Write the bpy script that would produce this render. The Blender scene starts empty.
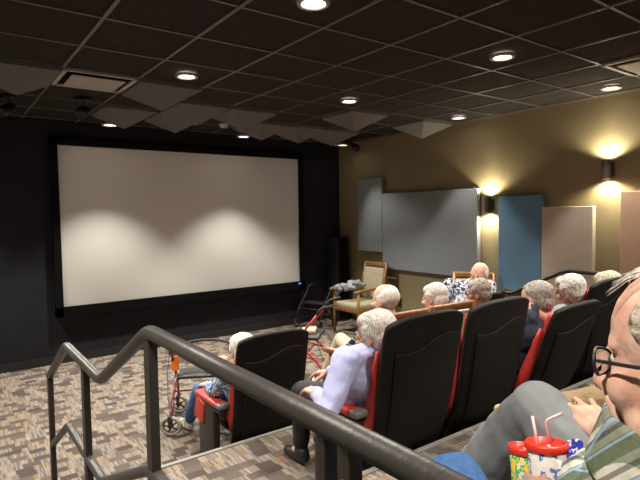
import bpy, bmesh, math, random
from mathutils import Vector, Matrix, noise, Quaternion
V = Vector
PI = math.pi
C = bpy.context.scene.collection
sc = bpy.context.scene

# ------------------------------------------------------------------ camera, world, exposure
CAM_Z = 1.88
cam_d = bpy.data.cameras.new('camera')
cam = bpy.data.objects.new('camera', cam_d); C.objects.link(cam)
cam_d.sensor_width = 36.0
cam_d.lens = 514.28 / 640.0 * 36.0
cam_d.clip_start = 0.02
r_ = V((0.8033, -0.5954, -0.0150)); u_ = V((0.0428, 0.0326, 0.9986)); f_ = V((0.5940, 0.8028, -0.0517))
m = Matrix((( r_.x, u_.x, -f_.x, 0), (r_.y, u_.y, -f_.y, 0), (r_.z, u_.z, -f_.z, CAM_Z), (0, 0, 0, 1)))
cam.matrix_world = m
sc.camera = cam
w = bpy.data.worlds.new('world'); sc.world = w; w.use_nodes = True
w.node_tree.nodes['Background'].inputs[0].default_value = (0.02, 0.018, 0.016, 1)
w.node_tree.nodes['Background'].inputs[1].default_value = 0.5
sc.view_settings.view_transform = 'Standard'
sc.view_settings.look = 'None'
sc.view_settings.gamma = 1
sc.view_settings.use_curve_mapping = False
sc.view_settings.exposure = 0.42
P_BEAM = 135.0       # watts of a downlight's beam
P_SCONCE = 55.0
P_SCREEN_FILL = 46.0        # added out-of-view light on the screen
LAMP_COL = (1.0, 0.93, 0.82)

# room dimensions
XR, XL, YF, YB, HC = 5.82, -1.3, 7.26, -1.3, 3.096
T1Y, T1Z = 3.15, 0.30      # first tier: front edge, height
T2Y, T2Z = 1.87, 0.60      # second tier

# ------------------------------------------------------------------ materials
def mat(name, col, rough=.6, metal=0, spec=.5, bump=0, bscale=60, var=0, vscale=8, stretch=None, emis=None, estr=0, coat=0, sheen=0):
    mt = bpy.data.materials.new(name); mt.use_nodes = True
    nt = mt.node_tree; b = nt.nodes['Principled BSDF']
    b.inputs['Base Color'].default_value = (*col, 1); b.inputs['Roughness'].default_value = rough
    b.inputs['Metallic'].default_value = metal; b.inputs['Specular IOR Level'].default_value = spec
    if coat: b.inputs['Coat Weight'].default_value = coat
    if sheen: b.inputs['Sheen Weight'].default_value = sheen
    if emis:
        b.inputs['Emission Color'].default_value = (*emis, 1); b.inputs['Emission Strength'].default_value = estr
    tc = nt.nodes.new('ShaderNodeTexCoord'); mp = nt.nodes.new('ShaderNodeMapping')
    nt.links.new(tc.outputs['Object'], mp.inputs[0])
    if stretch: mp.inputs['Scale'].default_value = stretch
    if bump or var:
        n = nt.nodes.new('ShaderNodeTexNoise'); n.inputs['Scale'].default_value = bscale; n.inputs['Detail'].default_value = 4
        nt.links.new(mp.outputs[0], n.inputs['Vector'])
        if bump:
            bp = nt.nodes.new('ShaderNodeBump'); bp.inputs['Strength'].default_value = bump; bp.inputs['Distance'].default_value = .01
            nt.links.new(n.outputs[0], bp.inputs['Height']); nt.links.new(bp.outputs[0], b.inputs['Normal'])
    if var:
        n2 = nt.nodes.new('ShaderNodeTexNoise'); n2.inputs['Scale'].default_value = vscale; n2.inputs['Detail'].default_value = 5
        nt.links.new(mp.outputs[0], n2.inputs['Vector'])
        mr = nt.nodes.new('ShaderNodeMapRange'); mr.inputs[1].default_value = .3; mr.inputs[2].default_value = .7
        mr.inputs[3].default_value = 1 - var; mr.inputs[4].default_value = 1 + var
        nt.links.new(n2.outputs[0], mr.inputs[0])
        hs = nt.nodes.new('ShaderNodeHueSaturation'); hs.inputs['Color'].default_value = (*col, 1)
        nt.links.new(mr.outputs[0], hs.inputs['Value']); nt.links.new(hs.outputs[0], b.inputs['Base Color'])
    return mt

class NB:
    """small node-graph builder"""
    def __init__(s, name, rough=.7, spec=.3):
        s.m = bpy.data.materials.new(name); s.m.use_nodes = True; s.nt = s.m.node_tree
        s.b = s.nt.nodes['Principled BSDF']; s.b.inputs['Roughness'].default_value = rough; s.b.inputs['Specular IOR Level'].default_value = spec
        tc = s.nt.nodes.new('ShaderNodeTexCoord'); s.obj = tc.outputs['Object']
        sp = s.nt.nodes.new('ShaderNodeSeparateXYZ'); s.nt.links.new(s.obj, sp.inputs[0]); s.x, s.y, s.z = sp.outputs
    def inp(s, sock, v):
        if isinstance(v, (int, float)): sock.default_value = v
        elif isinstance(v, tuple): sock.default_value = v if len(v) == 4 or len(sock.default_value) == 3 else (*v, 1)
        else: s.nt.links.new(v, sock)
    def mth(s, op, a, b=0.0, c=None):
        n = s.nt.nodes.new('ShaderNodeMath'); n.operation = op; s.inp(n.inputs[0], a); s.inp(n.inputs[1], b)
        if c is not None: s.inp(n.inputs[2], c)
        return n.outputs[0]
    def vec(s, x, y, z=0.0):
        n = s.nt.nodes.new('ShaderNodeCombineXYZ'); s.inp(n.inputs[0], x); s.inp(n.inputs[1], y); s.inp(n.inputs[2], z); return n.outputs[0]
    def white(s, v):
        n = s.nt.nodes.new('ShaderNodeTexWhiteNoise'); n.noise_dimensions = '3D'; s.nt.links.new(v, n.inputs['Vector']); return n.outputs['Value']
    def noise(s, v, scale, detail=3):
        n = s.nt.nodes.new('ShaderNodeTexNoise'); n.inputs['Scale'].default_value = scale; n.inputs['Detail'].default_value = detail
        s.nt.links.new(v, n.inputs['Vector']); return n.outputs[0]
    def mix(s, f, a, b):
        n = s.nt.nodes.new('ShaderNodeMix'); n.data_type = 'RGBA'; s.inp(n.inputs[0], f); s.inp(n.inputs[6], a); s.inp(n.inputs[7], b); return n.outputs[2]
    def ramp(s, f, stops, const=False):
        n = s.nt.nodes.new('ShaderNodeValToRGB'); s.nt.links.new(f, n.inputs[0]); cr = n.color_ramp
        if const: cr.interpolation = 'CONSTANT'
        while len(cr.elements) < len(stops): cr.elements.new(.5)
        for e, (p, c) in zip(cr.elements, stops): e.position = p; e.color = (*c, 1)
        return n.outputs[0]
    def bump(s, h, st=.3, d=.01):
        n = s.nt.nodes.new('ShaderNodeBump'); n.inputs['Strength'].default_value = st; n.inputs['Distance'].default_value = d
        s.nt.links.new(h, n.inputs['Height']); s.nt.links.new(n.outputs[0], s.b.inputs['Normal'])
    def out(s, c):
        s.nt.links.new(c, s.b.inputs['Base Color']); return s.m

def carpet_mat():
    b = NB('carpet', .95, .1)
    rh = .078
    row = b.mth('FLOOR', b.mth('DIVIDE', b.y, rh))
    off = b.white(b.vec(row, 3.0))
    cx = b.mth('ADD', b.mth('DIVIDE', b.x, .115), b.mth('MULTIPLY', off, 5.0))
    cell = b.mth('FLOOR', cx)
    rnd = b.white(b.vec(cell, row, 1.0)); rnd2 = b.white(b.vec(cell, row, 7.0)); 
    sx = b.mth('FLOOR', b.mth('DIVIDE', b.x, .0105))
    st = b.white(b.vec(sx, row, 2.0))
    stripes = b.ramp(st, [(0, (.27, .225, .18)), (.22, (.13, .105, .095)), (.36, (.34, .29, .235)), (.54, (.29, .165, .105)), (.63, (.33, .285, .23)), (.74, (.15, .155, .19)), (.82, (.39, .345, .28)), (.94, (.30, .20, .09))], True)
    dark = b.ramp(rnd2, [(0, (.085, .068, .060)), (.5, (.12, .097, .085)), (1, (.16, .13, .11))])
    tint = b.ramp(b.white(b.vec(cell, row, 11.0)), [(0, (.235, .20, .165)), (.3, (.17, .145, .125)), (.5, (.27, .235, .19)), (.72, (.25, .165, .115)), (.84, (.18, .18, .195)), (.92, (.20, .17, .14))], True)
    stripes = b.mix(.30, stripes, tint)
    par = b.mth('ABSOLUTE', b.mth('MODULO', b.mth('ADD', cell, row), 2.0))
    f = b.mth('GREATER_THAN', rnd, b.mth('SUBTRACT', .86, b.mth('MULTIPLY', par, .52)))
    col = b.mix(f, stripes, dark)
    sp = b.noise(b.obj, 260, 2)
    col2 = b.mix(b.mth('MULTIPLY', b.mth('GREATER_THAN', sp, .55), .5), b.mix(.12, col, (0.0, 0.0, 0.0, 1)), (.045, .038, .034, 1))
    b.bump(b.noise(b.obj, 400, 2), .5, .006)
    return b.out(col2)

def plaid_mat(name, base, c1, c2, c3, scale=14.0):
    b = NB(name, .85, .15)
    d = b.mth('ADD', b.y, b.z)
    def band(v, ph, wd):
        return b.mth('LESS_THAN', b.mth('FRACT', b.mth('ADD', b.mth('MULTIPLY', v, scale), ph)), wd)
    col = b.mix(b.mth('MULTIPLY', band(b.x, 0.0, .45), .68), base, c1)
    col = b.mix(b.mth('MULTIPLY', band(d, .2, .45), .68), col, c1)
    col = b.mix(b.mth('MULTIPLY', band(b.x, .3, .14), .7), col, c2)
    col = b.mix(b.mth('MULTIPLY', band(d, .55, .14), .7), col, c2)
    col = b.mix(b.mth('MULTIPLY', band(b.x, .65, .07), .85), col, c3)
    col = b.mix(b.mth('MULTIPLY', band(d, .85, .07), .85), col, c3)
    b.bump(b.noise(b.obj, 25, 3), .5, .02)
    return b.out(col)

def blotch_mat(name, base, c1, c2, scale=26.0):
    b = NB(name, .85, .15)
    n1 = b.noise(b.obj, scale, 2)
    col = b.ramp(n1, [(0, c1), (.44, base), (.56, c2), (.66, c1)], True)
    return b.out(col)

def stripe_mat(name, a, c):
    b = NB(name, .85, .15)
    return b.out(b.mix(b.mth('LESS_THAN', b.mth('FRACT', b.mth('MULTIPLY', b.z, 16.0)), .18), a, c))

def fabric_panel(name, col):
    b = NB(name, .95, .05)
    v1 = b.vec(b.mth('MULTIPLY', b.x, 1.0), b.mth('MULTIPLY', b.y, 30.0), b.mth('MULTIPLY', b.z, 170.0))
    v2 = b.vec(b.mth('MULTIPLY', b.x, 1.0), b.mth('MULTIPLY', b.y, 170.0), b.mth('MULTIPLY', b.z, 30.0))
    n = b.mth('ADD', b.noise(v1, 1.2, 2), b.noise(v2, 1.2, 2))
    n = b.mth('MULTIPLY', n, .5)
    c = b.ramp(n, [(.3, tuple(x*.8 for x in col)), (.7, tuple(min(1, x*1.18) for x in col))])
    b.bump(n, .4, .004)
    return b.out(c)

def strand_mat(name, c1, c2, scale=(60, 60, 9)):
    b = NB(name, .6, .3)
    wob = b.noise(b.obj, 14, 3)
    v = b.vec(b.mth('ADD', b.mth('MULTIPLY', b.x, scale[0]), b.mth('MULTIPLY', wob, 5.0)), b.mth('ADD', b.mth('MULTIPLY', b.y, scale[1]), b.mth('MULTIPLY', wob, 5.0)), b.mth('MULTIPLY', b.z, scale[2]))
    n = b.noise(v, 1.6, 3)
    b.bump(n, .9, .01)
    return b.out(b.ramp(n, [(.35, c1), (.62, c2)]))

def wood_mat(name, c1, c2):
    b = NB(name, .35, .5)
    v = b.vec(b.mth('MULTIPLY', b.x, 30.0), b.mth('MULTIPLY', b.y, 30.0), b.mth('MULTIPLY', b.z, 30.0))
    wob = b.noise(b.obj, 3, 3)
    n = b.noise(b.vec(b.mth('ADD', b.mth('MULTIPLY', b.x, 6.0), b.mth('MULTIPLY', wob, 4.0)), b.mth('MULTIPLY', b.y, 6.0), b.mth('MULTIPLY', b.z, 6.0)), 5, 3)
    return b.out(b.ramp(n, [(.35, c1), (.65, c2)]))

def skin_mat(name, c1, c2):
    b = NB(name, .5, .4)
    b.b.inputs['Subsurface Weight'].default_value = .12
    b.b.inputs['Subsurface Radius'].default_value = (.012, .005, .003)
    n = b.noise(b.obj, 22, 5)
    b.bump(b.noise(b.obj, 130, 4), .25, .004)
    return b.out(b.ramp(n, [(.35, c1), (.66, c2)]))

M = dict(
    tile=mat('ceiling_tile', (.028, .0235, .0215), .95, spec=.15, bump=.5, bscale=120, var=.25, vscale=30, stretch=(1, .25, 1)),
    tee=mat('tee_metal', (.095, .088, .082), .45, spec=.5),
    wall=mat('tan_wall', (.215, .180, .105), .8, spec=.25, bump=.08, bscale=150, var=.04),
    cream=mat('cream_wall', (.55, .50, .42), .8),
    black=mat('black_wall', (.018, .018, .024), .85, spec=.2, bump=.1, bscale=120, var=.15, vscale=4),
    blackfab=mat('black_velvet', (.006, .006, .007), .95, spec=.1),
    base=mat('black_rubber', (.012, .012, .012), .6),
    screen=mat('screen_fabric', (.63, .62, .59), .9, spec=.1),
    carpet=carpet_mat(),
    nosing=mat('nosing_rubber', (.22, .20, .175), .7),
    pyr=mat('diffuser_vinyl', (.12, .119, .117), .75, spec=.3, bump=.1, bscale=90),
    vent=mat('vent_paint', (.36, .32, .28), .6),
    dark=mat('dark_metal', (.02, .019, .018), .5, metal=.3),
    rail=mat('brushed_steel_rail', (.055, .050, .047), .42, metal=.2, spec=.32, bump=.15, bscale=40, var=.12, vscale=10),
    post=mat('bronze_post', (.035, .027, .024), .5, metal=.3),
    shell=mat('seat_back_plastic', (.0085, .0075, .007), .62, spec=.16, bump=.35, bscale=220),
    seatside=mat('seat_side_panel', (.03, .028, .026), .5, spec=.4),
    red=mat('red_vinyl', (.44, .035, .028), .42, spec=.45, bump=.1, bscale=60, var=.06),
    cap=mat('grey_plastic', (.13, .125, .12), .4),
    wood=wood_mat('honey_oak', (.17, .075, .024), (.29, .135, .042)),
    upho=blotch_mat('patterned_upholstery', (.42, .36, .25), (.30, .26, .20), (.48, .42, .32), 60),
    sage=mat('sage_upholstery', (.33, .31, .19), .85),
    redmetal=mat('red_frame', (.48, .03, .025), .3, spec=.5, coat=.4),
    maroon=mat('maroon_frame', (.17, .014, .02), .3, spec=.5, coat=.5),
    rubber=mat('rubber', (.015, .015, .015), .7),
    greyrub=mat('grey_tyre', (.30, .27, .23), .7),
    plast=mat('black_plastic', (.014, .014, .014), .45),
    chrome=mat('chrome', (.5, .5, .5), .25, metal=1),
    skin=skin_mat('skin', (.50, .27, .19), (.63, .38, .28)),
    skin_r=skin_mat('skin_ruddy', (.55, .29, .215), (.68, .43, .335)),
    hair_w=strand_mat('white_hair', (.50, .46, .41), (.80, .76, .69), (95, 95, 16)),
    hair_t=strand_mat('sandy_grey_hair', (.27, .22, .165), (.55, .48, .38), (120, 40, 40)),
    hair_g=strand_mat('grey_hair', (.17, .14, .115), (.46, .41, .35), (95, 95, 16)),
    hair_b=strand_mat('blonde_grey_hair', (.30, .25, .18), (.72, .65, .52)),
    lav=mat('lavender_fleece', (.42, .44, .68), .9, spec=.1, bump=.4, bscale=18, sheen=.2),
    navy=mat('navy_cloth', (.02, .03, .055), .85, bump=.3, bscale=20),
    black_cl=mat('black_cloth', (.012, .012, .014), .85, bump=.3, bscale=20),
    khaki=mat('khaki_cloth', (.46, .38, .26), .85, bump=.4, bscale=18),
    cord=mat('tan_corduroy', (.30, .215, .125), .9, spec=.1, bump=.5, bscale=70),
    grey_tr=mat('grey_trousers', (.19, .20, .21), .85, spec=.15, bump=.5, bscale=16, var=.06),
    jeans=mat('blue_denim', (.055, .13, .29), .85, spec=.15, bump=.4, bscale=90, var=.12, vscale=60),
    ltjeans=mat('light_jeans', (.32, .36, .48), .85),
    redcl=mat('red_cloth', (.50, .03, .04), .85),
    white_cl=mat('white_cloth', (.7, .7, .68), .85),
    grey_cl=mat('grey_cloth', (.30, .31, .33), .9, bump=.4, bscale=30),
    shoe_w=mat('worn_white_shoe', (.50, .45, .36), .7, bump=.3, bscale=60, var=.2, vscale=40),
    shoe_t=mat('tan_shoe', (.55, .30, .10), .5),
    shoe_k=mat('black_shoe', (.015, .015, .015), .5),
    plaid=plaid_mat('green_cream_plaid', (.56, .54, .45), (.07, .10, .05), (.030, .040, .045), (.26, .38, .50), 15.0),
    plaid2=blotch_mat('navy_white_plaid', (.55, .58, .63), (.03, .045, .10), (.10, .14, .24), 22),
    floral=blotch_mat('blue_floral', (.10, .22, .45), (.62, .60, .60), (.04, .08, .2), 40),
    stripe=stripe_mat('striped_navy', (.02, .032, .07), (.35, .40, .48)),
    lid=mat('red_lid', (.75, .035, .018), .35, spec=.5),
    cupw=blotch_mat('printed_cup', (.72, .68, .60), (.75, .72, .66), (.10, .16, .45), 60),
    cupc=blotch_mat('colourful_cup', (.10, .40, .12), (.80, .55, .05), (.75, .72, .66), 70),
    straw=mat('pink_straw', (.72, .48, .45), .4),
    foil=blotch_mat('blue_foil', (.03, .035, .22), (.55, .55, .62), (.02, .02, .30), 70),
    orange=mat('orange_tag', (.85, .18, .02), .6),
    tan_bag=mat('tan_bag', (.40, .30, .18), .8, bump=.3, bscale=30),
    eye=mat('eye_white', (.6, .57, .53), .3),
    iris=mat('iris', (.03, .03, .03), .3),
    gold=mat('gold', (.7, .45, .12), .25, metal=1),
    p_grey=fabric_panel('grey_panel_fabric', (.195, .215, .23)),
    p_blue=fabric_panel('blue_panel_fabric', (.12, .225, .335)),
    p_beige=fabric_panel('beige_panel_fabric', (.46, .40, .33)),
    p_pink=fabric_panel('salmon_panel_fabric', (.54, .37, .265)),
    lamp=mat('lamp_glow', (1, .9, .8), .5, emis=(1, .90, .74), estr=14),
    sconce_glow=mat('sconce_glow', (1, .9, .8), .5, emis=(1, .80, .50), estr=28),
    sconce=mat('bronze_sconce', (.085, .07, .055), .4, metal=.5),
    led=mat('blue_led', (0, .1, .8), .5, emis=(.02, .25, 1), estr=1.2),
    lens=mat('spectacle_lens', (.8, .8, .85), .05, spec=.6),
    paper=blotch_mat('popcorn_paper', (.75, .55, .42), (.80, .74, .64), (.6, .2, .1), 60),
    white_p=mat('white_plastic', (.42, .38, .34), .5),
)
lb = M['lens'].node_tree.nodes['Principled BSDF']; lb.inputs['Transmission Weight'].default_value = 1; lb.inputs['Roughness'].default_value = 0; lb.inputs['IOR'].default_value = 1.05

# ------------------------------------------------------------------ mesh helpers
def box(bm, c, s, rot=None, bev=0.0, seg=2):
    r = bmesh.ops.create_cube(bm, size=1); vs = r['verts']
    bmesh.ops.scale(bm, vec=V(s), verts=vs)
    if bev:
        es = list({e for v in vs for e in v.link_edges})
        rr = bmesh.ops.bevel(bm, geom=es, offset=bev, segments=seg, affect='EDGES', profile=.5)
        vs = [v for v in bm.verts if v.is_valid and v in set(rr['verts'])] if rr['verts'] else vs
        vs = list({v for f in rr['faces'] for v in f.verts} | {v for v in vs if v.is_valid})
        # collect whole connected island
        seen = set(vs); st = list(vs)
        while st:
            v = st.pop()
            for e in v.link_edges:
                o = e.other_vert(v)
                if o not in seen: seen.add(o); st.append(o)
        vs = list(seen)
    if rot is not None: bmesh.ops.rotate(bm, cent=(0, 0, 0), matrix=rot, verts=vs)
    bmesh.ops.translate(bm, vec=V(c), verts=vs)
    return vs

def rings(bm, rs, closed=True, caps=True):
    prev = None; first = None
    for pts in rs:
        cur = [bm.verts.new(p) for p in pts]
        if prev:
            n = len(cur)
            for i in range(n if closed else n-1):
                bm.faces.new((prev[i], prev[(i+1) % n], cur[(i+1) % n], cur[i]))
        else: first = cur
        prev = cur
    if caps:
        bm.faces.new(list(reversed(first))); bm.faces.new(prev)

def frame(d):
    d = d.normalized(); a = V((0, 0, 1)) if abs(d.z) < .9 else V((1, 0, 0))
    x = d.cross(a).normalized(); return x, x.cross(d).normalized() * -1

def tube(bm, pts, r, n=12, closed=False):
    pts = [V(p) for p in pts]; rs = r if isinstance(r, (list, tuple)) else [r]*len(pts)
    out = []; x = None
    for i, p in enumerate(pts):
        if closed: d = (pts[(i+1) % len(pts)] - pts[i-1])
        else: d = (pts[min(i+1, len(pts)-1)] - pts[max(i-1, 0)])
        d.normalize()
        if x is None: x, _ = frame(d)
        else:
            x = (x - d * x.dot(d)).normalized()
        y = d.cross(x)
        out.append([p + (x*math.cos(2*PI*k/n) + y*math.sin(2*PI*k/n))*rs[i] for k in range(n)])
    if closed:
        vs = [[bm.verts.new(q) for q in o] for o in out]
        for i in range(len(vs)):
            a, b2 = vs[i], vs[(i+1) % len(vs)]
            for k in range(n): bm.faces.new((a[k], a[(k+1) % n], b2[(k+1) % n], b2[k]))
    else: rings(bm, out)

def smooth_path(pts, n=6, rad=.3):
    """round the corners of a polyline"""
    pts = [V(p) for p in pts]; out = [pts[0]]
    for i in range(1, len(pts)-1):
        a, p, b = pts[i-1], pts[i], pts[i+1]
        ra = min(rad, (a-p).length*.45); rb = min(rad, (b-p).length*.45)
        s = p + (a-p).normalized()*ra; e = p + (b-p).normalized()*rb
        for k in range(n+1):
            t = k/n; out.append(s*(1-t)**2 + p*2*t*(1-t) + e*t*t)
    out.append(pts[-1]); return out

def capsule(bm, p0, r0, p1, r1, n=14, flat=None):
    """tapered capsule; flat=(axis, factor) squeezes it along a world axis"""
    p0 = V(p0); p1 = V(p1); d = p1-p0
    if d.length < 1e-5: d = V((0, 0, 1e-4))
    x, y = frame(d); dn = d.normalized(); rs = []
    def ring(c, rr):
        pts = []
        for k in range(n):
            o = (x*math.cos(2*PI*k/n) + y*math.sin(2*PI*k/n))*rr
            pts.append(c+o)
        return pts
    for a in (-80, -55, -30, 0):
        a = math.radians(a); rs.append(ring(p0 + dn*math.sin(a)*r0, r0*math.cos(a)))
    for a in (0, 30, 55, 80):
        a = math.radians(a); rs.append(ring(p1 + dn*math.sin(a)*r1, r1*math.cos(a)))
    b2 = len(bm.verts)
    rings(bm, rs)

def ell(bm, c, r, rot=None, n=18, mm=12):
    r0 = bmesh.ops.create_uvsphere(bm, u_segments=n, v_segments=mm, radius=1)
    bmesh.ops.scale(bm, vec=V(r), verts=r0['verts'])
    if rot is not None: bmesh.ops.rotate(bm, cent=(0, 0, 0), matrix=rot, verts=r0['verts'])
    bmesh.ops.translate(bm, vec=V(c), verts=r0['verts'])

def mkobj(name, bm, mt, parent=None, smooth=True, loc=None, mods=()):
    bmesh.ops.recalc_face_normals(bm, faces=bm.faces)
    me = bpy.data.meshes.new(name); bm.to_mesh(me); bm.free()
    for p in me.polygons: p.use_smooth = smooth
    o = bpy.data.objects.new(name, me); C.objects.link(o)
    for x in (mt if isinstance(mt, (list, tuple)) else [mt]): me.materials.append(x)
    if parent: o.parent = parent
    if loc is not None: o.location = loc
    if smooth == 'auto': pass
    for kind, kw in mods:
        md = o.modifiers.new(kind.lower(), kind)
        for k, v in kw.items(): setattr(md, k, v)
    return o

def blob(name, bm, mt, parent=None, voxel=.009, smooth=4, disp=0, dscale=30, post=None):
    """fuse overlapping closed pieces into one continuous skin"""
    bmesh.ops.recalc_face_normals(bm, faces=bm.faces)
    me = bpy.data.meshes.new('tmp'); bm.to_mesh(me); bm.free()
    t = bpy.data.objects.new('tmp', me); C.objects.link(t)
    md = t.modifiers.new('r', 'REMESH'); md.mode = 'VOXEL'; md.voxel_size = voxel; md.use_smooth_shade = True
    if smooth:
        s = t.modifiers.new('s', 'SMOOTH'); s.factor = .5; s.iterations = smooth
    dg = bpy.context.evaluated_depsgraph_get(); dg.update()
    new = bpy.data.meshes.new_from_object(t.evaluated_get(dg))
    bpy.data.objects.remove(t); bpy.data.meshes.remove(me)
    new.name = name
    if disp:
        vn = [(v.co.copy(), v.normal.copy()) for v in new.vertices]
        for v, (co, nn) in zip(new.vertices, vn):
            q = co*dscale
            v.co = co + nn*disp*(noise.noise(q) + .6*noise.noise(q*2.3))
    if post:
        for v in new.vertices: v.co = post(v.co.copy())
    for p in new.polygons: p.use_smooth = True
    new.materials.clear(); new.materials.append(mt)
    o = bpy.data.objects.new(name, new); C.objects.link(o)
    if parent: o.parent = parent
    return o

def thing(name, label, cat, loc=(0, 0, 0), rotz=0.0, group=None):
    o = bpy.data.objects.new(name, None); C.objects.link(o); o.empty_display_size = .1
    o.location = loc; o.rotation_euler = (0, 0, rotz); o['label'] = label; o['category'] = cat
    if group: o['group'] = group
    return o
def tag(o, label, cat, group=None):
    o['label'] = label; o['category'] = cat
    if group: o['group'] = group
    return o
def struct(name, bm, mt, **k):
    o = mkobj(name, bm, mt, smooth=k.pop('smooth', False), **k); o['kind'] = 'structure'; return o
def dup(root, loc, rotz, label, group=None):
    r = root.copy(); C.objects.link(r); r.location = loc; r.rotation_euler = (0, 0, rotz); r['label'] = label
    if group: r['group'] = group
    for ch in list(root.children):
        c = ch.copy(); C.objects.link(c); c.parent = r
        for g in ch.children:
            d = g.copy(); C.objects.link(d); d.parent = c
    return r
RX = lambda a: Matrix.Rotation(a, 3, 'X')
RY = lambda a: Matrix.Rotation(a, 3, 'Y')
RZ = lambda a: Matrix.Rotation(a, 3, 'Z')

# ------------------------------------------------------------------ structure
bm = bmesh.new(); box(bm, ((XL+XR)/2, (YB+YF)/2, -.05), (XR-XL+.4, YF-YB+.4, .1)); struct('floor', bm, M['carpet'])
bm = bmesh.new(); box(bm, ((.45+XR)/2, (T2Y+T1Y)/2, T1Z/2), (XR-.45, T1Y-T2Y, T1Z)); struct('floor', bm, M['carpet'])
bm = bmesh.new(); box(bm, ((.45+XR)/2, (YB+T2Y)/2, T2Z/2), (XR-.45, T2Y-YB, T2Z)); struct('floor', bm, M['carpet'])
for i, (y, z) in enumerate(((T1Y, T1Z), (T2Y, T2Z))):
    bm = bmesh.new(); box(bm, ((.45+XR)/2, y-.012, z+.003), (XR-.45, .032, .012), bev=.003); struct('trim_%d' % (i+1), bm, M['nosing'])
bm = bmesh.new(); box(bm, ((XL+XR)/2, YF+.05, HC/2), (XR-XL+.2, .1, HC)); struct('wall_front', bm, M['black'])
bm = bmesh.new(); box(bm, (XR+.05, (YB+YF)/2, HC/2), (.1, YF-YB+.2, HC)); struct('wall_right', bm, M['wall'])
bm = bmesh.new(); box(bm, (XL-.05, (YB+YF)/2, HC/2), (.1, YF-YB+.2, HC)); struct('wall_left', bm, M['cream'])
bm = bmesh.new(); box(bm, ((XL+XR)/2, YB-.05, HC/2), (XR-XL+.2, .1, HC)); struct('wall_back', bm, M['wall'])
bm = bmesh.new(); box(bm, ((XL+XR)/2, YF-.008, .05), (XR-XL, .016, .10)); struct('baseboard_front', bm, M['base'])
bm = bmesh.new(); box(bm, (XR-.006, (T1Y+YF)/2, .05), (.012, YF-T1Y-.03, .10)); struct('baseboard_right', bm, M['base'])
# seams of the black wall cladding
bm = bmesh.new()
for x in (1.14, 4.98): box(bm, (x, YF-.0015, 1.55), (.012, .003, 3.05))
struct('trim_3', bm, M['base'])
bm = bmesh.new(); box(bm, ((XL+XR)/2, (YB+YF)/2, HC+.06), (XR-XL+.4, YF-YB+.4, .1)); struct('ceiling', bm, M['tile'])
GX = lambda i: .255+.61*i
GY = lambda j: 3.374+.626*j
bm = bmesh.new()
for i in range(-2, 10):
    box(bm, (GX(i), (YB+YF)/2, HC+.004), (.024, YF-YB, .012))
for j in range(-7, 7):
    box(bm, ((XL+XR)/2, GY(j), HC+.005), (XR-XL, .022, .010))
box(bm, (XR-.012, (YB+YF)/2, HC+.004), (.024, YF-YB, .012))
struct('trim_4', bm, M['tee'])

# ------------------------------------------------------------------ screen
t = thing('projection_screen', 'large wide white projection screen in a black frame on the front wall', 'screen', (3.06, YF, .735))
bm = bmesh.new(); box(bm, (0, -.055, 1.0275), (3.65, .012, 2.055)); mkobj('screen_surface', bm, M['screen'], t, False)
bm = bmesh.new()
hw = 1.825
for sx in (-1, 1): box(bm, (sx*(hw+.045), -.045, 1.00), (.09, .085, 2.28), bev=.004)
box(bm, (0, -.045, 2.10), (2*hw+.18, .085, .09), bev=.004); box(bm, (0, -.045, -.065), (2*hw+.18, .085, .13), bev=.004)
mkobj('frame', bm, M['blackfab'], t, False)
bm = bmesh.new(); box(bm, (hw-.02, -.09, -.035), (.055, .006, .018)); mkobj('indicator_light', bm, M['led'], t, False)

# ------------------------------------------------------------------ downlights
def spot(name, loc, watts, size, blend, col, parent=None, rad=.03, rot=(0, 0, 0)):
    l = bpy.data.lights.new(name, 'SPOT'); l.energy = watts; l.spot_size = math.radians(size); l.spot_blend = blend
    l.color = col; l.shadow_soft_size = rad
    o = bpy.data.objects.new(name, l); C.objects.link(o); o.location = loc; o.rotation_euler = rot
    if parent: o.parent = parent
    return o
LX = [(GX(-1)+GX(0))/2, (GX(2)+GX(3))/2, (GX(5)+GX(6))/2, (GX(8)+GX(9))/2]
LY = [(GY(-5)+GY(-4))/2, (GY(-2)+GY(-1))/2, (GY(1)+GY(2))/2, (GY(5)+GY(6))/2]
rowname = ['behind the seats', 'over the seat rows', 'in front of the seat rows', 'close to the screen wall']
colname = ['out at the far left', 'left of the three in view', 'middle of the three in view', 'nearest the tan wall']
lights = []
for j, y in enumerate(LY):
    for i, x in enumerate(LX):
        dz = -.085 if j == 3 else 0.0
        if j == 3: y = LY[3]-.20; x -= .05
        t = thing('ceiling_downlight', 'round recessed downlight %s, %s' % (rowname[j], colname[i]), 'light', (x, y, HC+dz), 0, 'recessed ceiling downlights')
        if dz:
            bm = bmesh.new(); tube(bm, [(0, 0, 0), (0, 0, -dz+.004)], .095, 24); mkobj('housing', bm, M['dark'], t)
        bm = bmesh.new()
        n = 24; prof = [(.070, -.001), (.096, -.001), (.098, -.010), (.092, -.022), (.078, -.024), (.070, -.020)]
        vs = [[bm.verts.new((r*math.cos(2*PI*k/n), r*math.sin(2*PI*k/n), z)) for k in range(n)] for r, z in prof]
        for a in range(len(vs)):
            p, q = vs[a], vs[(a+1) % len(vs)]
            for k in range(n): bm.faces.new((p[k], p[(k+1) % n], q[(k+1) % n], q[k]))
        mkobj('trim_ring', bm, M['vent'], t)
        bm = bmesh.new(); bmesh.ops.create_circle(bm, cap_ends=True, radius=.073, segments=24); bmesh.ops.translate(bm, vec=(0, 0, -.003), verts=bm.verts)
        ob = mkobj('lens', bm, M['lamp'], t)
        # gimbal lamps next to a wall are tipped away from it
        ry = .38 if i == 3 else 0.0
        rx = -.40 if j == 3 else 0.0
        near = i == 3 or j == 3
        spot('beam', (0, 0, -.03), P_BEAM*(.8 if i == 3 else 1.7 if j == 3 else 1), 90 if i == 3 else 108 if near else 96, .4 if j == 3 else .22, LAMP_COL, t, .03, (rx, ry, 0))

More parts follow.
